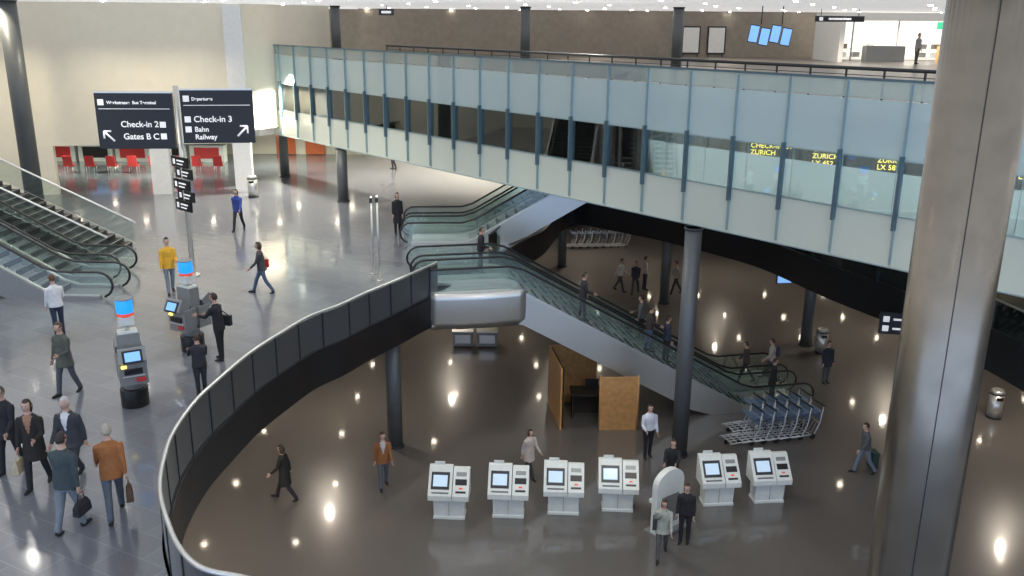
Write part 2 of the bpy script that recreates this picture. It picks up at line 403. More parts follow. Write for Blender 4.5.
for y in (33.3,35.95):
    rings=[]
    for s,z in ((0,0),(7.3,3.65)):
        rings.append([(-15.5-s,y-.02,z+.1),(-15.5-s,y+.02,z+.1),(-15.5-s,y+.02,z+.95),(-15.5-s,y-.02,z+.95)])
    b.loft(rings,M_glassg,smooth=False)
    b.tube([(-15.4,y,.95),(-22.8,y,4.62)],.04,M_white,8)
b.build('staircase')
# ------------------------------------------------------------------ people
SK=mat('skin',(.58,.37,.28),.55); EYEW=mat('eye_white',(.8,.8,.78),.3); EYED=mat('eye_dark',(.02,.015,.01),.2); LIP=mat('lip',(.42,.16,.14),.5)
def cloth(c): return mat('cloth_%02d_%02d_%02d'%tuple(int(x*99) for x in c),c,.85,noise=.12,nscale=14)
def hairm(c): return mat('hair_%02d_%02d_%02d'%tuple(int(x*99) for x in c),c,.6,noise=.25,nscale=60)
POSES={
 'stand':dict(lean=.02,legs=((.04,.03),(-.05,.02)),arms=((.05,.12,.25),(.0,.12,.2))),
 'walk':dict(lean=.06,legs=((.42,.12),(-.28,.30)),arms=((-.35,.1,.25),(.38,.1,.45))),
 'walk2':dict(lean=.06,legs=((-.30,.28),(.38,.10)),arms=((.32,.1,.4),(-.3,.12,.2))),
 'stroll':dict(lean=.04,legs=((.25,.12),(-.18,.2)),arms=((-.2,.12,.2),(.22,.12,.6))),
 'kiosk':dict(lean=.10,legs=((.08,.06),(-.06,.03)),arms=((.5,.1,1.0),(.7,.1,.9))),
 'phone':dict(lean=.04,legs=((.22,.12),(-.16,.2)),arms=((.3,.15,2.1),(.1,.12,.3))),
 'bag':dict(lean=.05,legs=((.28,.12),(-.2,.22)),arms=((.1,.15,.15),(.15,.12,1.3))),
 'pull':dict(lean=.10,legs=((.35,.12),(-.28,.3)),arms=((-.5,.12,.1),(.3,.1,.5))),
 'bent':dict(lean=1.0,legs=((.15,.25),(-.15,.15)),arms=((1.1,.1,.2),(.9,.1,.3))),
 'rail':dict(lean=.05,legs=((.1,.1),(-.1,.05)),arms=((.3,.2,.9),(.1,.12,.3))),
}
def headfn(u,p):
    x,y,z=p
    if u.z<0: x*=1-.28*(-u.z)**1.6; y*=1-.12*(-u.z)**2
    if u.y>0:
        y+=.024*math.exp(-(u.x/.17)**2-((u.z+.14)/.17)**2)
        y-=.009*(math.exp(-((abs(u.x)-.38)/.2)**2-((u.z-.04)/.14)**2))
        y+=.004*math.exp(-((u.z-.22)/.1)**2)
        if u.z<-.6: y+=.014*math.exp(-(u.x/.3)**2)
    else:
        y*=1.04
    return Vector((x,y,z))
def person(name,x,y,z,yaw,h,top,pants,hair=(.05,.03,.02),shoe=(.02,.02,.02),pose='stand',coat=.05,long=False,shirt=None,skinc=None,bag=None,hyaw=0,slim=1.0,hpitch=0):
    """yaw in degrees: direction the person faces, 0=+Y, clockwise"""
    ps=POSES[pose]; l=ps['lean']; sc=h/1.77
    mt,mp,mh,ms=cloth(top),cloth(pants),hairm(hair),cloth(shoe); msh=cloth(shirt) if shirt else None
    sp=Vector((0,math.sin(l),math.cos(l))); sy=Vector((0,math.cos(l),-math.sin(l)))
    hz=0
    for (a,k) in ps['legs']:
        v=.44*math.cos(a)+.42*math.cos(a-k); hz=max(hz,v+.075)
    pel=Vector((0,0,hz))
    b=MB(); bones=[]
    m0=mt
    def ell(c,rx,ry,xa=Vector((1,0,0)),ya=sy,n=16): return [c+xa*rx*math.cos(t)+ya*ry*math.sin(t) for t in [2*math.pi*i/n for i in range(n)]]
    g=slim
    prof=[(-.09,.10,.09),(-.05,.16,.115),(.02,.178,.13),(.10,.165,.12),(.17,.158,.115),(.28,.178,.13),(.38,.192,.13),(.46,.185,.115),(.505,.135,.09),(.54,.07,.07),(.60,.057,.06),(.66,.055,.058)]
    b.loft([ell(pel+sp*t,rx*g,ry*g) for t,rx,ry in prof],m0)
    bones+= [(pel+sp*.0,pel+sp*.42,.14,'torso'),(pel+sp*.44-Vector((.1,0,0)),pel+sp*.44+Vector((.1,0,0)),.09,'torso'),(pel+sp*.585,pel+sp*.68,.06,'skin')]
    for sgn,(a,k) in zip((1,-1),ps['legs']):
        H=pel+Vector((sgn*.092,0,-.02)); K=H+Vector((sgn*.005,math.sin(a),-math.cos(a)))*.44; d2=Vector((0,math.sin(a-k),-math.cos(a-k))); A=K+d2*.40
        b.tube([H+Vector((0,0,.05)),H.lerp(K,.3),H.lerp(K,.7),K,K.lerp(A,.3),K.lerp(A,.7),A],[.098*g,.09*g,.073*g,.064,.064,.056,.058],m0,12)
        bones+=[(H,K,.075,'leg'),(K,A,.055,'leg')]
        fa=(a-k)*.8 if a<0 else (a-k)*.3
        fdv=Vector((sgn*.12,math.cos(fa),math.sin(fa))).normalized(); up=Vector((0,-math.sin(fa),math.cos(fa)))
        heel=A+Vector((0,0,-.045))-fdv*.05
        b.tube([heel,heel+fdv*.06,heel+fdv*.15-up*.008,heel+fdv*.24-up*.018],[.040,.046,.040,.024],m0,10)
        b.tube([A,heel+fdv*.06],[.045,.045],m0,8)
        bones+=[(heel,heel+fdv*.24,.045,'shoe')]
    hands=[]
    for sgn,(a,ab,e) in zip((1,-1),ps['arms']):
        Sh=pel+sp*.455+Vector((sgn*.175*g,0,0))
        d1=Vector((sgn*math.sin(ab),math.sin(a)*math.cos(ab),-math.cos(a)*math.cos(ab)))
        a2=a+e; inn=-.15 if e>.6 else .05
        d2=Vector((sgn*math.sin(inn),math.sin(a2)*math.cos(inn),-math.cos(a2)*math.cos(inn)))
        El=Sh+d1*.29; W=El+d2*.25
        b.tube([Sh-d1*.02,Sh+d1*.06,Sh.lerp(El,.6),El,El.lerp(W,.35),W],[.055,.068,.056,.05,.047,.036],m0,12)
        bones+=[(Sh,El,.055,'arm'),(El,W,.042,'arm')]
        hands.append((W,d2,sgn))
    if coat>.12:
        rr=[(.20,.165,.125),(.08,.185,.14),(-.05,.195,.15),(-coat*.6,.205,.17),(-coat,.215,.185)]
        b.loft([ell(pel+sp*t if t>0 else pel+Vector((0,0,t)),rx*g,ry*g) for t,rx,ry in rr],m0)
    elif coat>.0:
        rr=[(.22,.168,.128),(.08,.182,.138),(-coat-.02,.19,.148)]
        b.loft([ell(pel+sp*t,rx*g,ry*g) for t,rx,ry in rr],m0)
    b.tube([pel+sp*.49,pel+sp*.56],[.085,.072],m0,14)
    tmp=b.build('tmp'); rm=tmp.modifiers.new('r','REMESH'); rm.mode='VOXEL'; rm.voxel_size=.016; rm.use_smooth_shade=True
    sm=tmp.modifiers.new('s','SMOOTH'); sm.factor=.5; sm.iterations=3
    dg=bpy.context.evaluated_depsgraph_get(); ev=tmp.evaluated_get(dg); me=ev.to_mesh()
    nv=len(me.vertices); V=np.empty(nv*3); me.vertices.foreach_get('co',V); V=V.reshape(-1,3)
    faces=[list(p.vertices) for p in me.polygons]
    C=np.array([V[f].mean(axis=0) for f in faces])
    ev.to_mesh_clear(); bpy.data.objects.remove(tmp,do_unlink=True)
    best=np.full(len(C),1e9); lab=np.zeros(len(C),int); names=['torso','skin','leg','shoe','arm']
    for p0,p1,r,nm in bones:
        p0=np.array(p0);p1=np.array(p1);d=p1-p0;t=np.clip(((C-p0)@d)/(d@d),0,1); dist=np.linalg.norm(C-(p0+t[:,None]*d),axis=1)-r
        k=dist<best; best[k]=dist[k]; lab[k]=names.index(nm)
    tt=(C-np.array(pel))@np.array(sp)
    out=MB(); it=out.mi(mt); ip=out.mi(mp); isk=out.mi(SK); ish=out.mi(ms); ist=out.mi(msh) if msh else it
    hem=-coat
    mi=np.full(len(C),it)
    mi[(lab==2)]=ip; mi[(lab==0)&(tt<hem)]=ip
    if coat>.12: mi[(lab==2)&(C[:,2]>pel.z-coat-.005)]=it
    else: mi[(lab==2)&(tt>hem)]=it
    mi[lab==3]=ish; mi[lab==1]=isk; 
    if msh: 
        cx=np.abs(C[:,0]); fr=(C-np.array(pel))@np.array(sy)
        mi[(lab==0)&(fr>.05)&(tt>.2)&(cx<.012+(tt-.2)*.22)]=ist
    out.v=[tuple(v) for v in V]; out.f=faces; out.m=[int(i) for i in mi]; out.sm=[True]*len(faces)
    hc=pel+sp*.655+Vector((0,.015+.03*math.sin(l),0))+Vector((0,math.sin(l*.6)*.05,math.cos(l*.6)*.055))
    HM=Matrix.Translation(hc)@Matrix.Rotation(math.radians(hyaw),4,'Z')@Matrix.Rotation(-l*.5-hpitch,4,'X')
    out.sphere((0,0,0),(.076,.095,.118),SK,24,18,headfn,HM)
    for sx in (1,-1):
        out.sphere((sx*.077,-.005,-.005),(.012,.02,.03),SK,8,6,M=HM)
        out.sphere((sx*.029,.080,.006),(.013,.010,.008),EYEW,8,6,M=HM); out.sphere((sx*.029,.088,.006),(.006,.005,.006),EYED,6,4,M=HM)
        out.box((sx*.029,.092,.026),(.028,.006,.006),mh,M=HM)
    out.sphere((0,.088,-.058),(.024,.008,.007),LIP,8,6,M=HM)
    def hairfn(u,p):
        q=headfn(u,p)*1.0
        face=(u.y>.15 and u.z<.52 and abs(u.x)<.86) or (u.z<-.45 and not (long and u.y<.1)) or (u.y>-.1 and u.z<-.1 and not long)
        if face: return q*.86
        if long and u.z<0: return Vector((q.x*1.15*(1+.3*-u.z),q.y*1.12-.015,q.z*1.75))
        return Vector((q.x*1.10,q.y*1.09-.004,q.z*1.10))
    out.sphere((0,0,.004),(.076,.095,.118),mh,24,18,hairfn,HM)
    for W,d,sgn in hands:
        d=d.normalized(); side=Vector((0,1,0)) if abs(d.y)<.7 else Vector((0,0,1))
        side=(side-side.dot(d)*d).normalized(); nrm=d.cross(side)*sgn
        base=W-d*.01
        def fr(c,rs,rn): return [c+side*rs*math.cos(t)+nrm*rn*math.sin(t) for t in [2*math.pi*i/10 for i in range(10)]]
        out.loft([fr(base,.026,.02),fr(base+d*.03,.034,.019),fr(base+d*.07,.042,.017),fr(base+d*.098,.040,.014)],SK)
        for i,(off,ln) in enumerate(((.030,.070),(.010,.080),(-.010,.074),(-.029,.058))):
            q=base+d*.092+side*off; pth=[q]; dd=d.copy()
            for j in range(3):
                dd=Matrix.Rotation(-.38*sgn,3,side)@dd
                pth.append(pth[-1]+dd*ln*(.42,.32,.26)[j])
            out.tube(pth,[.0095,.009,.008,.006],SK,6)
        q=base+d*.03+side*.03; t1=(side*.8+d*.7).normalized(); t2=(side*.3+d).normalized()
        out.tube([q,q+t1*.04,q+t1*.04+t2*.03],[.013,.011,.008],SK,6)
    if bag:
        kind,bc=bag; mb=cloth(bc)
        if kind=='hand':
            W,d,sgn=hands[0]; c=W+d*.10+Vector((0.02*sgn,0,0))
            out.loft([[(c.x+sx*wx,c.y+sy2*wy,c.z+zz) for sx,sy2 in ((-1,-1),(1,-1),(1,1),(-1,1))] for zz,wx,wy in ((-.38,.05,.15),(-.36,.06,.17),(-.22,.05,.16),(-.14,.02,.13))],mb,smooth=False)
            out.tube([(c.x,c.y-.1,c.z-.15),(c.x,c.y-.05,c.z-.01),(c.x,c.y+.05,c.z-.01),(c.x,c.y+.1,c.z-.15)],.009,mb,6)
        if kind=='shoulder':
            c=pel+Vector((.22,-.06,.06)); out.box(tuple(c),(.11,.32,.26),mb)
            out.tube([c+Vector((0,.1,.12)),pel+sp*.3+Vector((.13,.15,0)),pel+sp*.5+Vector((-.07,.06,.02)),pel+sp*.5+Vector((-.09,-.05,0)),pel+sp*.3+Vector((.1,-.17,0)),c+Vector((0,-.1,.12))],.012,mb,6)
        if kind=='back':
            c=pel+sp*.3-sy*.2; out.sphere(tuple(c),(.15,.10,.22),mb,12,8)
        if kind=='case':
            W,d,sgn=hands[0]; c=W+d*.08
            out.box((c.x,c.y-.18,.36),(.36,.22,.55),mb); 
            for sx in (-.1,.1): out.tube([(c.x+sx,c.y-.12,.6),(c.x+sx*.7,c.y,c.z)],.01,M_kgrey,6)
            out.tube([(c.x-.08,c.y,c.z),(c.x+.08,c.y,c.z)],.014,M_rubber,6)
            for sx in (-.13,.13): out.cyl((c.x+sx,c.y-.18,0),.04,.09,M_rubber,10)
    o=out.build(name,(x,y,z),math.radians(-yaw),fix=False); o.scale=(sc,sc,sc)
    return o
BK=(.022,.022,.027); NV=(.03,.035,.06); JN=(.08,.12,.20); GY=(.12,.13,.13)
person('woman_in_blue_jacket',-12.1,38.9,0,185,1.9,(.04,.07,.30),BK,pose='walk',long=True,coat=.1,slim=.95)
person('person_in_yellow_jacket',-11.6,29.3,0,150,1.98,(.75,.42,.04),(.20,.24,.30),pose='bag',coat=.12,hair=(.02,.015,.01))
person('woman_with_red_bag',-8.5,29.4,0,262,1.85,(.05,.055,.06),JN,pose='walk',long=True,bag=('shoulder',(.5,.03,.03)),slim=.95,coat=.1)
person('woman_in_white_jacket',-13.2,24.8,0,320,1.9,(.72,.74,.76),(.03,.04,.08),pose='rail',hair=(.12,.06,.03),slim=.95)
person('man_in_grey_coat',-11.0,20.7,0,200,1.92,(.10,.11,.09),(.09,.10,.12),pose='bag',coat=.22,hair=(.10,.07,.04))
person('woman_in_dark_suit',-7.95,23.1,0,285,1.92,BK,BK,pose='kiosk',coat=.12,slim=.93,shirt=(.6,.6,.6),bag=('shoulder',(.03,.03,.03)))
person('child_in_dark_jacket',-7.65,20.6,0,330,1.62,(.03,.03,.04),(.04,.04,.05),pose='kiosk',slim=1.05)
person('man_in_black_coat',-10.25,16.7,0,190,1.92,BK,BK,pose='stroll',coat=.2,hair=(.1,.08,.06))
person('woman_in_long_coat',-9.4,16.1,0,175,1.92,(.025,.022,.02),BK,pose='bag',coat=.34,long=True,hair=(.05,.025,.015),shirt=(.35,.2,.12),bag=('hand',(.5,.42,.28)),slim=.97)
person('man_in_suit',-8.75,16.3,0,185,1.92,(.05,.055,.065),(.05,.055,.06),pose='walk2',hair=(.55,.54,.52),shirt=(.7,.7,.72),coat=.14)
person('man_in_green_jacket',-8.0,14.5,0,10,1.95,(.05,.07,.075),(.20,.23,.26),pose='stroll',hair=(.035,.025,.02),coat=.12,slim=1.1,bag=('hand',(.03,.03,.03)))
person('woman_in_brown_jacket',-7.4,15.0,0,335,1.92,(.34,.13,.04),(.10,.12,.15),pose='walk',hair=(.45,.40,.32),coat=.12,bag=('hand',(.12,.07,.04)))
person('person_bending_over_luggage',-7.5,56.1,0,270,1.8,BK,BK,pose='bent')
person('woman_in_black_dress',-5.0,38.3,0,160,1.85,BK,BK,pose='stand',coat=.45,slim=.9,long=True)
person('woman_in_black_coat',-6.9,24.7,L,275,1.9,(.018,.018,.02),(.03,.03,.03),pose='walk',coat=.4,long=True)
person('man_in_brown_jacket',-4.0,25.5,L,165,1.95,(.30,.12,.04),(.10,.12,.15),pose='stroll',shirt=(.5,.5,.5),hair=(.08,.04,.02),coat=.12)
person('woman_in_white_coat',.6,26.3,L,140,1.75,(.62,.55,.50),(.05,.05,.06),pose='walk',coat=.28,hair=(.05,.03,.02),long=True)
person('man_in_white_shirt',4.65,27.7,L,170,1.98,(.72,.76,.85),(.02,.02,.03),pose='rail',coat=.0,hair=(.03,.02,.02))
person('woman_in_light_jacket',4.2,21.8,L,190,1.85,(.42,.44,.38),(.10,.10,.10),pose='walk',hair=(.05,.03,.02),long=True,bag=('shoulder',(.05,.05,.05)),coat=.14)
person('person_in_black_jacket',4.95,22.5,L,200,1.88,BK,BK,pose='stand')
person('man_at_kiosk',5.05,25.3,L,200,1.9,BK,BK,pose='kiosk')
person('man_with_suitcase',11.6,26.7,L,265,1.85,(.10,.11,.12),(.16,.20,.26),pose='pull',bag=('case',(.03,.06,.05)))
person('man_in_dark_coat',12.9,34.4,L,170,1.85,(.03,.035,.05),(.07,.08,.10),pose='stand',coat=.2)
p=ep(14.4,2.8); person('traveller_in_grey_jacket',p.x,p.y,L,280,1.85,(.45,.42,.38),(.1,.1,.12),pose='walk',bag=('back',(.05,.05,.1)))
p=ep(13.2,2.7); person('traveller_in_dark_jacket',p.x,p.y,L+.02,280,1.8,(.06,.05,.05),BK,pose='walk2')
p=ep(13.4,.8); person('traveller_in_black_coat',p.x,p.y,L+.02,95,1.75,BK,BK,pose='stand',coat=.3)
def onesc(name,s,n,yaw,**k):
    p=ep(s,n); ks=round((s-3)/.4-.5); z=zfd(3+ks*.4+.2) if s>3 else -.1
    person(name,p.x,p.y,z+.1,yaw,**k)
onesc('traveller_in_black_jacket',2.2,2.75,95,h=1.75,top=BK,pants=BK,pose='rail')
onesc('traveller_in_dark_jumper',5.6,.8,85,h=1.8,top=(.03,.03,.04),pants=(.05,.05,.06),pose='rail')
onesc('traveller_in_brown_jacket',8.2,.8,85,h=1.8,top=(.05,.04,.035),pants=JN,pose='rail')
onesc('traveller_in_blue_jacket',8.9,.8,80,h=1.8,top=(.04,.05,.09),pants=BK,pose='stand')
onesc('traveller_in_grey_coat',8.6,2.75,-80,h=1.8,top=GY,pants=BK,pose='rail')
person('traveller_on_left_escalator',-17.6,30.3-1.0,1.25,270,1.85,(.04,.03,.03),BK,pose='rail')
cols=[(.6,.58,.52),(.05,.05,.06),(.55,.5,.45),(.4,.35,.3)]
for i,(x,y) in enumerate(((5.9,47.3),(6.7,46.9),(7.3,47.6),(8.9,46.9))):
    person('distant_traveller',x,y,L,(120,200,90,260)[i],1.9,cols[i],(.06,.06,.08),pose=('pull','walk','stand','walk2')[i])
person('man_on_terrace',20.5,43.5,6.6,200,1.85,BK,BK,pose='rail')
person('shopper_in_grey',24.9,57.5,6.6,150,1.85,(.3,.3,.32),(.1,.1,.1),pose='stand')
person('shopper_in_brown',27.3,58.5,6.6,220,1.8,(.35,.2,.1),(.1,.1,.1),pose='stand')
# ------------------------------------------------------------------ lower check-in kiosks
def kiosk(x,y,rz):
    b=MB()
    def r(z,w,d,oy=0): return [(-w/2,-d/2+oy,z),(w/2,-d/2+oy,z),(w/2,d/2+oy,z),(-w/2,d/2+oy,z)]
    b.loft([r(0,.94,.5),r(.08,.94,.5),r(.1,.90,.44),r(.66,.92,.5),r(.72,.92,.5)],M_kwhite,smooth=False)
    b.box((0,-.235,.40),(.012,.03,.56),M_kgrey)
    def hd(x0,x1,m,zt,z0=.70): 
        vs=[(x0,-.42,z0),(x1,-.42,z0),(x1,.3,z0),(x0,.3,z0),(x0,-.42,.86),(x1,-.42,.86),(x1,.18,zt),(x0,.18,zt),(x1,.3,zt),(x0,.3,zt)]
        b.add(vs,[(0,3,2,1),(0,1,5,4),(4,5,6,7),(7,6,8,9),(3,9,8,2),(0,4,7,9,3),(1,2,8,6,5)],m)
    hd(-.60,.10,M_kwhite,1.54); hd(.12,.60,M_kwhite,1.48)
    sl=math.atan2(.68,.60); t=-(math.pi/2-sl)
    b.box((-.25,-.12,1.20),(.54,.02,.52),M_dark,rx=t); b.box((-.25,-.13,1.205),(.42,.02,.34),M_scrw,rx=t)
    sl2=math.atan2(.62,.60); t2=-(math.pi/2-sl2)
    b.box((.36,-.12,1.17),(.34,.02,.18),M_black,rx=t2); b.box((.36,.05,1.345),(.30,.02,.12),M_kgrey,rx=t2); b.box((.36,-.25,1.035),(.10,.02,.05),M_lred,rx=t2); b.box((.36,-.33,.955),(.3,.02,.06),M_black,rx=t2)
    b.box((-.24,-.36,.93),(.5,.03,.05),M_kgrey)
    b.box((-.3,.25,1.57),(.3,.03,.14),M_kwhite)
    return b.build('checkin_kiosk',(x,y,L),rz,bevel=.012)
for x,y in ((-1.8,23.85),(-.05,23.95),(1.6,24.15),(3.25,24.35)): kiosk(x,y,-.05)
for x,y in ((6.35,24.75),(7.95,24.95)): kiosk(x,y,.10)
b=MB()
poly=[(-.55,0),(.55,0)]+[(.55*math.cos(math.radians(a)),1.5+.45*math.sin(math.radians(a))) for a in range(0,181,15)]
n=len(poly); vs=[(p[0],-.1,p[1]) for p in poly]+[(p[0],.1,p[1]) for p in poly]
b.add(vs,[tuple(reversed(range(n))),tuple(range(n,2*n))]+[(i,(i+1)%n,(i+1)%n+n,i+n) for i in range(n)],M_kwhite)
b.box((0,.2,.9),(.8,.3,.12),M_kwhite); b.box((0,.12,1.5),(.6,.03,.5),M_scrw); b.box((0,0,.03),(1.2,.6,.06),M_kgrey); b.box((0,-.105,.7),(.7,.01,.9),M_kgrey)
b.build('information_stand',(4.55,23.2,L),.65,bevel=.01)
# ------------------------------------------------------------------ upper self-service terminals
def terminal(x,y,rz,hh):
    b=MB(); k=hh/2.8
    b.cyl((0,0,0),.32,.45,M_black,24); b.cyl((0,0,.45),.22,.2,M_kgrey,20)
    for s in (1,-1):
        M=Matrix.Rotation(0 if s>0 else math.pi,4,'Z')
        b.box((0,-.26,.98),(.62,.42,.62),M_kgrey,M=M)
        b.box((0,-.42,1.38),(.60,.34,.36),M_kgrey,M=M,rx=-.5)
        b.box((0,-.60,1.42),(.44,.03,.32),M_black,M=M,rx=-.5); b.box((0,-.615,1.43),(.34,.02,.22),M_scrb,M=M,rx=-.5)
        b.box((0,-.49,1.02),(.40,.06,.14),M_black,M=M); b.box((.15,-.48,.8),(.2,.06,.1),M_red,M=M); b.box((0,-.46,.9),(.5,.1,.03),M_steel,M=M)
        b.box((-.2,-.48,1.15),(.12,.06,.06),M_yel,M=M)
    b.box((0,0,1.3),(.5,.34,1.1),M_kgrey)
    b.box((0,0,1.75),(.44,.3,.3),M_kwhite)
    b.cyl((0,0,1.9),.06,.3*k,M_steel,12); b.box((0,0,2.2*k),(.34,.34,.22),M_kwhite)
    b.cyl((0,0,2.3*k),.19,.08,M_lred,20); b.cyl((0,0,2.3*k+.08),.19,.32,M_lblue,20); b.cyl((0,0,2.3*k+.40),.2,.03,M_kgrey,20)
    b.build('self_service_terminal',(x,y,0),rz,bevel=.012)
terminal(-9.1,20.1,.5,2.75); terminal(-9.0,23.9,-.5,2.65)
# ------------------------------------------------------------------ sign mast
e=empty('direction_sign_mast',(-11.6,31.5,0),0)
b=MB(); b.cyl((0,0,0),.09,6.75,M_steel,16); b.cyl((0,0,0),.25,.04,M_steel,20); b.build('mast',parent=e)
def board(cx,cz,w,h,rz,ic,tx,a,ax):
    be=bpy.data.objects.new('board',None); COL.objects.link(be); be.parent=e; be.location=(cx,-.05,cz); be.rotation_euler=(0,0,rz)
    b=MB(); b.box((0,0,0),(w,.16,h),M_black); b.box((0,0,h/2+.02),(w+.04,.2,.04),M_steel)
    b.box((0,-.086,h*.22),(w*.92,.006,.018),M_txt)
    az=-h*.27; r=.17
    b.tube([(ax+r*a,-.09,az-r),(ax-r*a,-.09,az+r)],.034,M_txt,6)
    b.tube([(ax-r*a,-.09,az+r),(ax+.08*a,-.09,az+r)],.03,M_txt,6); b.tube([(ax-r*a,-.09,az+r),(ax-r*a,-.09,az-.08)],.03,M_txt,6)
    for xx,zz in ic: b.box((xx,-.086,zz),(.2,.01,.2),M_txt)
    b.build('panel',parent=be)
    for t,s,xx,zz in tx: text(t,s,(xx,-.09,zz),(math.pi/2,0,0),M_txt,parent=be)
board(-1.45,5.55,2.6,1.9,.06,[(-1.1,.64),(.92,-.12),(.92,-.52)],[('Werkstrasse  Bus Terminal',.15,-.9,.58),('Check-in 2',.29,-.50,-.20),('Gates B C',.29,-.45,-.62)],1,-.93)
board(1.40,5.72,2.4,1.8,.14,[(-1.0,.62),(-1.0,-.08),(-1.0,-.42)],[('Departures',.15,-.82,.56),('Check-in 3',.29,-.80,-.17),('Bahn',.24,-.80,-.50),('Railway',.24,-.80,-.76)],-1,.80)
for i,z in enumerate((4.15,3.75,3.35,2.95,2.6)):
    b=MB(); b.box((.0,0,0),(1.1,.07,.36),M_black); b.box((-.35,-.04,0),(.14,.01,.18),M_txt); b.box((.1,-.04,.05),(.5,.01,.05),M_txt); b.box((.05,-.04,-.07),(.4,.012,.04),M_txt)
    b.build('finger_sign',(-.05+.12*(i%2),-.12,z),-.75,parent=e)
b=MB()
for x,y,h in ((-4.75,31.0,3.1),(-5.1,31.9,2.9)): b.cyl((x,y,0),.035,h,M_steel,10); b.cyl((x,y,0),.12,.03,M_steel,14); b.box((x,y-.05,h-.15),(.1,.06,.18),M_dark)
b.build('slim_post')
# ------------------------------------------------------------------ booth
b=MB()
def pan(p,q,h,m,t=.06): wseg(b,p,q,0,h,t,m)
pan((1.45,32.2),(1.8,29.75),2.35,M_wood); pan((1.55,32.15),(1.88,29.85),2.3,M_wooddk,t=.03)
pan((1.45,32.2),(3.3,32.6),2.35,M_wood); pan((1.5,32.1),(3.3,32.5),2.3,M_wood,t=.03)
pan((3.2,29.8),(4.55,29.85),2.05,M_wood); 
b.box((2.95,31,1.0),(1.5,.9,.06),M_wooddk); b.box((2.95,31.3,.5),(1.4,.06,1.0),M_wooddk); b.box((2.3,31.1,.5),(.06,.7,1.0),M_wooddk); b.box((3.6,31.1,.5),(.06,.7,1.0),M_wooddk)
b.box((3.0,31.1,1.25),(.5,.06,.38),M_black)
for x in (3.2,4.55): b.cyl((x,29.83,0),.04,2.1,M_wood,8)
b.build('wooden_booth',(0,0,L))
def bin_(x,y,z):
    b=MB(); b.cyl((0,0,0),.26,.95,M_steel,28); b.cyl((0,0,.95),.27,.05,M_rubber,28); b.cyl((0,0,1.0),.27,.12,M_steel,28,.2); b.cyl((0,0,0),.28,.05,M_rubber,28); b.box((0,-.25,.82),(.24,.05,.12),M_black)
    b.build('litter_bin',(x,y,z))
bin_(13.9,38.0,L); bin_(18.2,31.2,L); bin_(-13.6,46.6,0)
for x in (-2.2,-1.1):
    b=MB(); b.box((0,0,.38),(.9,.6,.66),M_kgrey); b.box((0,0,.74),(.96,.66,.05),M_steel); b.box((0,-.31,.4),(.7,.02,.4),M_steel)
    for sx in (-.35,.35):
        for sy_ in (-.2,.2): b.cyl((sx,sy_,0),.04,.06,M_rubber,8)
    b.build('storage_chest',(x,38.5,L),0,bevel=.02)
def trolley_mesh():
    b=MB(); m=mat('trolley_frame',(.45,.47,.5),.35,.6); bl=mat('trolley_blue',(.25,.35,.5),.35,.5)
    for sx in (-.3,.3):
        b.tube([(sx,-.55,.14),(sx,.25,.16),(sx,.42,.5),(sx,.5,1.05)],.02,m,6)
        M=Matrix.Translation((sx,.2,.09))@Matrix.Rotation(math.pi/2,4,'Y'); b.cyl((0,0,-.02),.09,.04,M_rubber,14,M=M)
    M=Matrix.Translation((0,-.5,.08))@Matrix.Rotation(math.pi/2,4,'Y'); b.cyl((0,0,-.02),.08,.04,M_rubber,14,M=M)
    for y in (-.5,-.3,-.1,.1): b.tube([(-.3,y,.17),(.3,y,.17)],.014,m,5)
    for x in (-.15,0,.15): b.tube([(x,-.55,.17),(x,.25,.17),(x,.40,.45)],.012,m,5)
    for z in (.5,.7): b.tube([(-.3,.42+(z-.5)*.15,z),(.3,.42+(z-.5)*.15,z)],.014,m,5)
    b.box((0,.30,.86),(.56,.28,.02),bl); b.box((0,.17,.93),(.56,.02,.16),bl); b.box((0,.45,.75),(.5,.02,.32),bl)
    b.tube([(-.33,.52,1.06),(.33,.52,1.06)],.028,M_rubber,8)
    return b.build('luggage_trolley')
t0=trolley_mesh(); tm=t0.data; first=True
def trolley(x,y,z,rz,s=1.15):
    global first
    if first: o=t0; first=False
    else: o=bpy.data.objects.new('luggage_trolley',tm); COL.objects.link(o)
    o.location=(x,y,z); o.rotation_euler=(0,0,rz); o.scale=(s,s,s)
for i in range(6): trolley(8.1+.46*i,28.9+.11*i,L,-1.25)
for i in range(5): trolley(8.4+.46*i,29.9+.11*i,L,-1.25)
for i in range(8): trolley(3.6+.5*i,57+.05*i,L,-1.4)
# ------------------------------------------------------------------ check-in desks (left far) and seating
for k,x in enumerate((-29.4,-27,-24.6,-22.2,-19.8)):
    b=MB(); b.box((0,0,.55),(2.2,.7,1.1),M_kwhite); b.box((0,-.36,.6),(1.6,.03,.7),M_red if k%2==0 else M_black); b.box((0,0,1.12),(2.3,.8,.05),M_kgrey); b.box((.4,.1,1.35),(.45,.06,.35),M_black)
    b.box((0,.6,2.1),(2.0,.08,.35),M_scrb if k%2 else M_red)
    b.box((-.9,.6,1.2),(.06,.06,1.8),M_kgrey); b.build('checkin_desk',(x,58.5,0))
for k in range(9):
    b=MB()
    b.box((0,0,.45),(.52,.5,.08),M_red); b.box((0,.26,.75),(.52,.07,.6),M_red,rx=-.15)
    for sx in (-.22,.22): b.tube([(sx,-.2,.42),(sx,-.22,0)],.02,M_steel,6); b.tube([(sx,.2,.42),(sx,.22,0)],.02,M_steel,6); b.box((sx*1.15,0,.62),(.04,.4,.03),M_black)
    b.build('lounge_chair',(-27.8+1.25*k,53.6+.08*k,0),math.pi+.1)
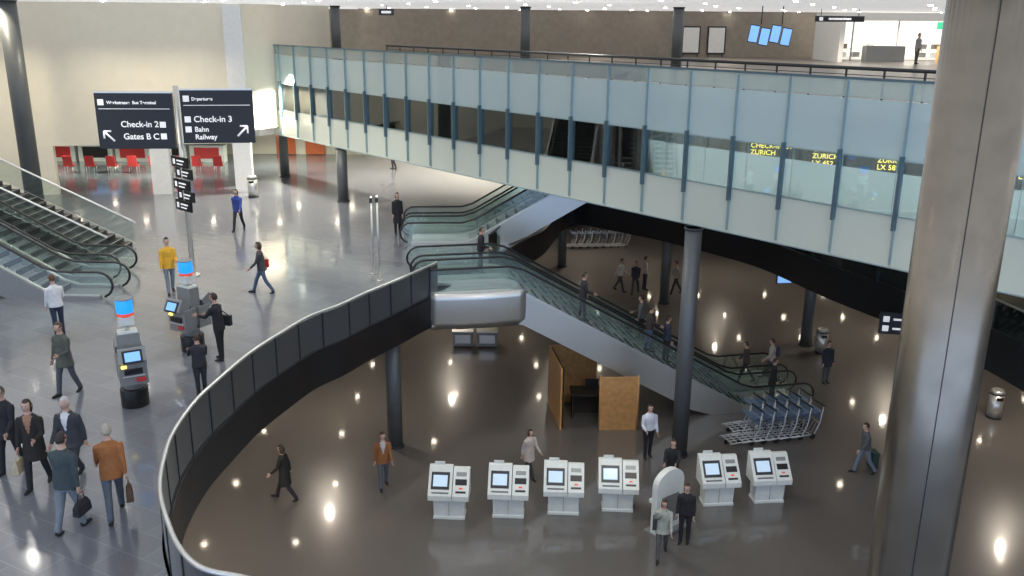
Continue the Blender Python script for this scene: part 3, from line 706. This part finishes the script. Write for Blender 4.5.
for k in range(6):
    x,y=13.5+2.9*k,47.5-1.3*k
    b=MB(); b.box((0,0,.55),(2.3,.7,1.1),M_kwhite); b.box((0,0,1.12),(2.4,.8,.05),M_wood); b.box((.4,.1,1.35),(.45,.06,.35),M_black); b.box((0,.5,2.3),(2.5,.1,1.3),M_black)
    for sx in (-1.1,1.1): b.box((sx,.5,1.5),(.06,.06,3.0),M_kgrey)
    o=b.build('checkin_desk',(x,y,0),-.3)
    text('CHECK-IN %d\nZURICH\nLX %d'%(k+31,k*137+315),.36,(-1.0,.44,2.6),(math.pi/2,0,0),M_yel,parent=o)
e=empty('hanging_exit_sign',(13.0,28.95,-.75),-.2)
b=MB(); b.box((0,0,0),(1.0,.12,.75),M_black); 
for sx in (-.4,.4): b.box((sx,.25,.1),(.04,.5,.04),M_steel)
b.box((-.3,-.065,.15),(.2,.01,.2),M_txt); b.box((-.3,-.065,-.18),(.2,.01,.2),M_txt); b.box((.15,-.065,.15),(.45,.01,.07),M_txt); b.box((.15,-.065,-.18),(.45,.01,.07),M_txt); b.build('panel',parent=e)
b=MB(); b.box((0,0,0),(.7,.1,.45),M_black); b.box((0,-.055,0),(.62,.01,.37),M_scrb); b.cyl((0,0,.2),.02,.35,M_steel,8); b.build('hanging_monitor',(11.6,36.9,-1.45),.1)
e=empty('flight_information_monitors',(10.75,42.0,8.5),-.15)
b=MB()
for i in range(4):
    b.box((.47*i,.0,-.12*(i%2)),(.43,.1,.78),M_black,ry=.15); b.box((.47*i,-.06,-.12*(i%2)),(.38,.02,.70),M_scrb,ry=.15)
b.cyl((.3,0,.4),.025,.8,M_dark,8); b.cyl((1.2,0,.4),.025,.8,M_dark,8); b.build('screens',parent=e)
b=MB(); b.box((26.5,64,8.1),(11.5,.2,3.0),M_shop)
for i in range(12):
    for z in (6.95,7.5):
        if random.random()<.6: b.box((21.5+.9*i,63.5,z),(.45,.4,.3),random.choice([M_white,M_wood,M_kgrey,M_brown,M_white]))
for z in (6.78,7.33): b.box((26.5,63.5,z),(11.3,.6,.03),M_white)
for x in (22.5,25.5,28.5): b.box((x,62.2,8.1),(.08,.08,3.0),M_kgrey)
b.box((20.7,61.5,8.1),(.3,5,3.0),M_white); b.box((26.5,59.6,9.4),(11.8,.3,.5),M_white); b.box((24,60.5,7.1),(2.5,.8,1.0),M_kgrey); b.box((28.5,60.2,7.1),(2.0,.8,1.0),M_wood)
b.build('duty_free_shop')
b=MB(); b.box((17.3,50,9.2),(2.6,.12,.30),M_black); b.box((17.3,49.93,9.2),(1.2,.01,.10),M_txt); b.box((16.3,49.93,9.2),(.2,.01,.18),M_txt)
b.cyl((16.3,50,9.3),.02,.4,M_dark,6); b.cyl((18.3,50,9.3),.02,.4,M_dark,6); b.build('overhead_sign')
b=MB(); b.box((22.0,48,8.9),(.7,.1,.36),M_exit); b.cyl((22.0,48,9.0),.02,.7,M_dark,6); b.build('exit_sign')
b=MB(); b.box((-6.8,50,9.35),(.8,.1,.32),M_black); b.box((-6.8,49.94,9.35),(.5,.01,.12),M_txt); b.cyl((-6.8,50,9.4),.02,.3,M_dark,6); b.build('overhead_sign')
# ------------------------------------------------------------------ lights
def spot(x,y,z,pw,col=(1,.9,.75),ang=110,rad=.18,blend=.6):
    l=bpy.data.lights.new('downlight','SPOT'); l.energy=pw; l.color=col; l.spot_size=math.radians(ang); l.spot_blend=blend; l.shadow_soft_size=rad
    o=bpy.data.objects.new('downlight',l); COL.objects.link(o); o.location=(x,y,z)
b=MB()
for i in range(-7,8):
    for j in range(0,12):
        x=i*4.9+(.0 if j%2 else 2.4)+random.uniform(-.7,.7); y=4+j*5.6+random.uniform(-.7,.7)
        b.cyl((x,y,CE-.03),.08,.03,M_lamp,12)
b.build('ceiling_downlights')
for x,y,p in ((-16,14,450),(4,16,1400),(14,20,1100),(-17,28,1000),(-5,28,1500),(-12,38,2800),(2,36,1300)):
    spot(x,y,CE-.15,p,(1,.95,.85),130,.14)
for x in (-34,-29,-24,-20,-16.5): spot(x,41.2+(x+34)*.18,CE-.15,520,(1,.88,.66),130,.08)
for x,y in ((-4,60),(5,60),(14,60),(20,56),(10,50),(27,50)): spot(x,y,CE-.15,700,(1,.86,.70),140,.1)
spot(26,60.5,CE-.2,900,(1,.95,.85),140,.2)
b=MB()
for x,y,z in [(x,y,2.72) for x in (-30,-26,-22,-18,-14,-10.5) for y in (53,58)]:
    b.cyl((x,y,z),.12,.03,M_lampw,10)
b.build('hall_downlights')
for x,y in ((-28,53),(-21,53),(-15,57)): spot(x,y,2.6,1000,(.95,1,.82),155,.15)
for x,y in ((-12,49),(-8.5,52),(-2,56),(3,50)): spot(x,y,6.1,4500,(1,.91,.76),130,.15)
for x,y in ((18,42),(26,38),(18,50)): spot(x,y,6.1,900,(1,.84,.62),130,.15)
b=MB()
def inside(x,y):
    c=False; n=len(void)
    for i in range(n):
        a,d=void[i],void[(i+1)%n]
        if (a[1]>y)!=(d[1]>y) and x<(d[0]-a[0])*(y-a[1])/(d[1]-a[1])+a[0]: c=not c
    return c
for i in range(-4,8):
    for j in range(0,11):
        x=i*4.2+1+random.uniform(-.5,.5); y=15+j*4.6+random.uniform(-.5,.5)
        if any(inside(x+a,y+c) for a in (-.6,0,.6) for c in (-.6,0,.6)): continue
        b.cyl((x,y,-.88),.09,.03,M_lampw,12)
b.build('soffit_downlights')
for x,y in ((-9,21),(-7,31),(-3,42),(4,54),(12,50),(18,40),(18,29),(27,36)): spot(x,y,-1.0,520,(1,.87,.72),150,.1)
w=bpy.data.worlds.new('world'); S.world=w; w.use_nodes=True
w.node_tree.nodes['Background'].inputs[0].default_value=(.52,.68,1,1); w.node_tree.nodes['Background'].inputs[1].default_value=1.8
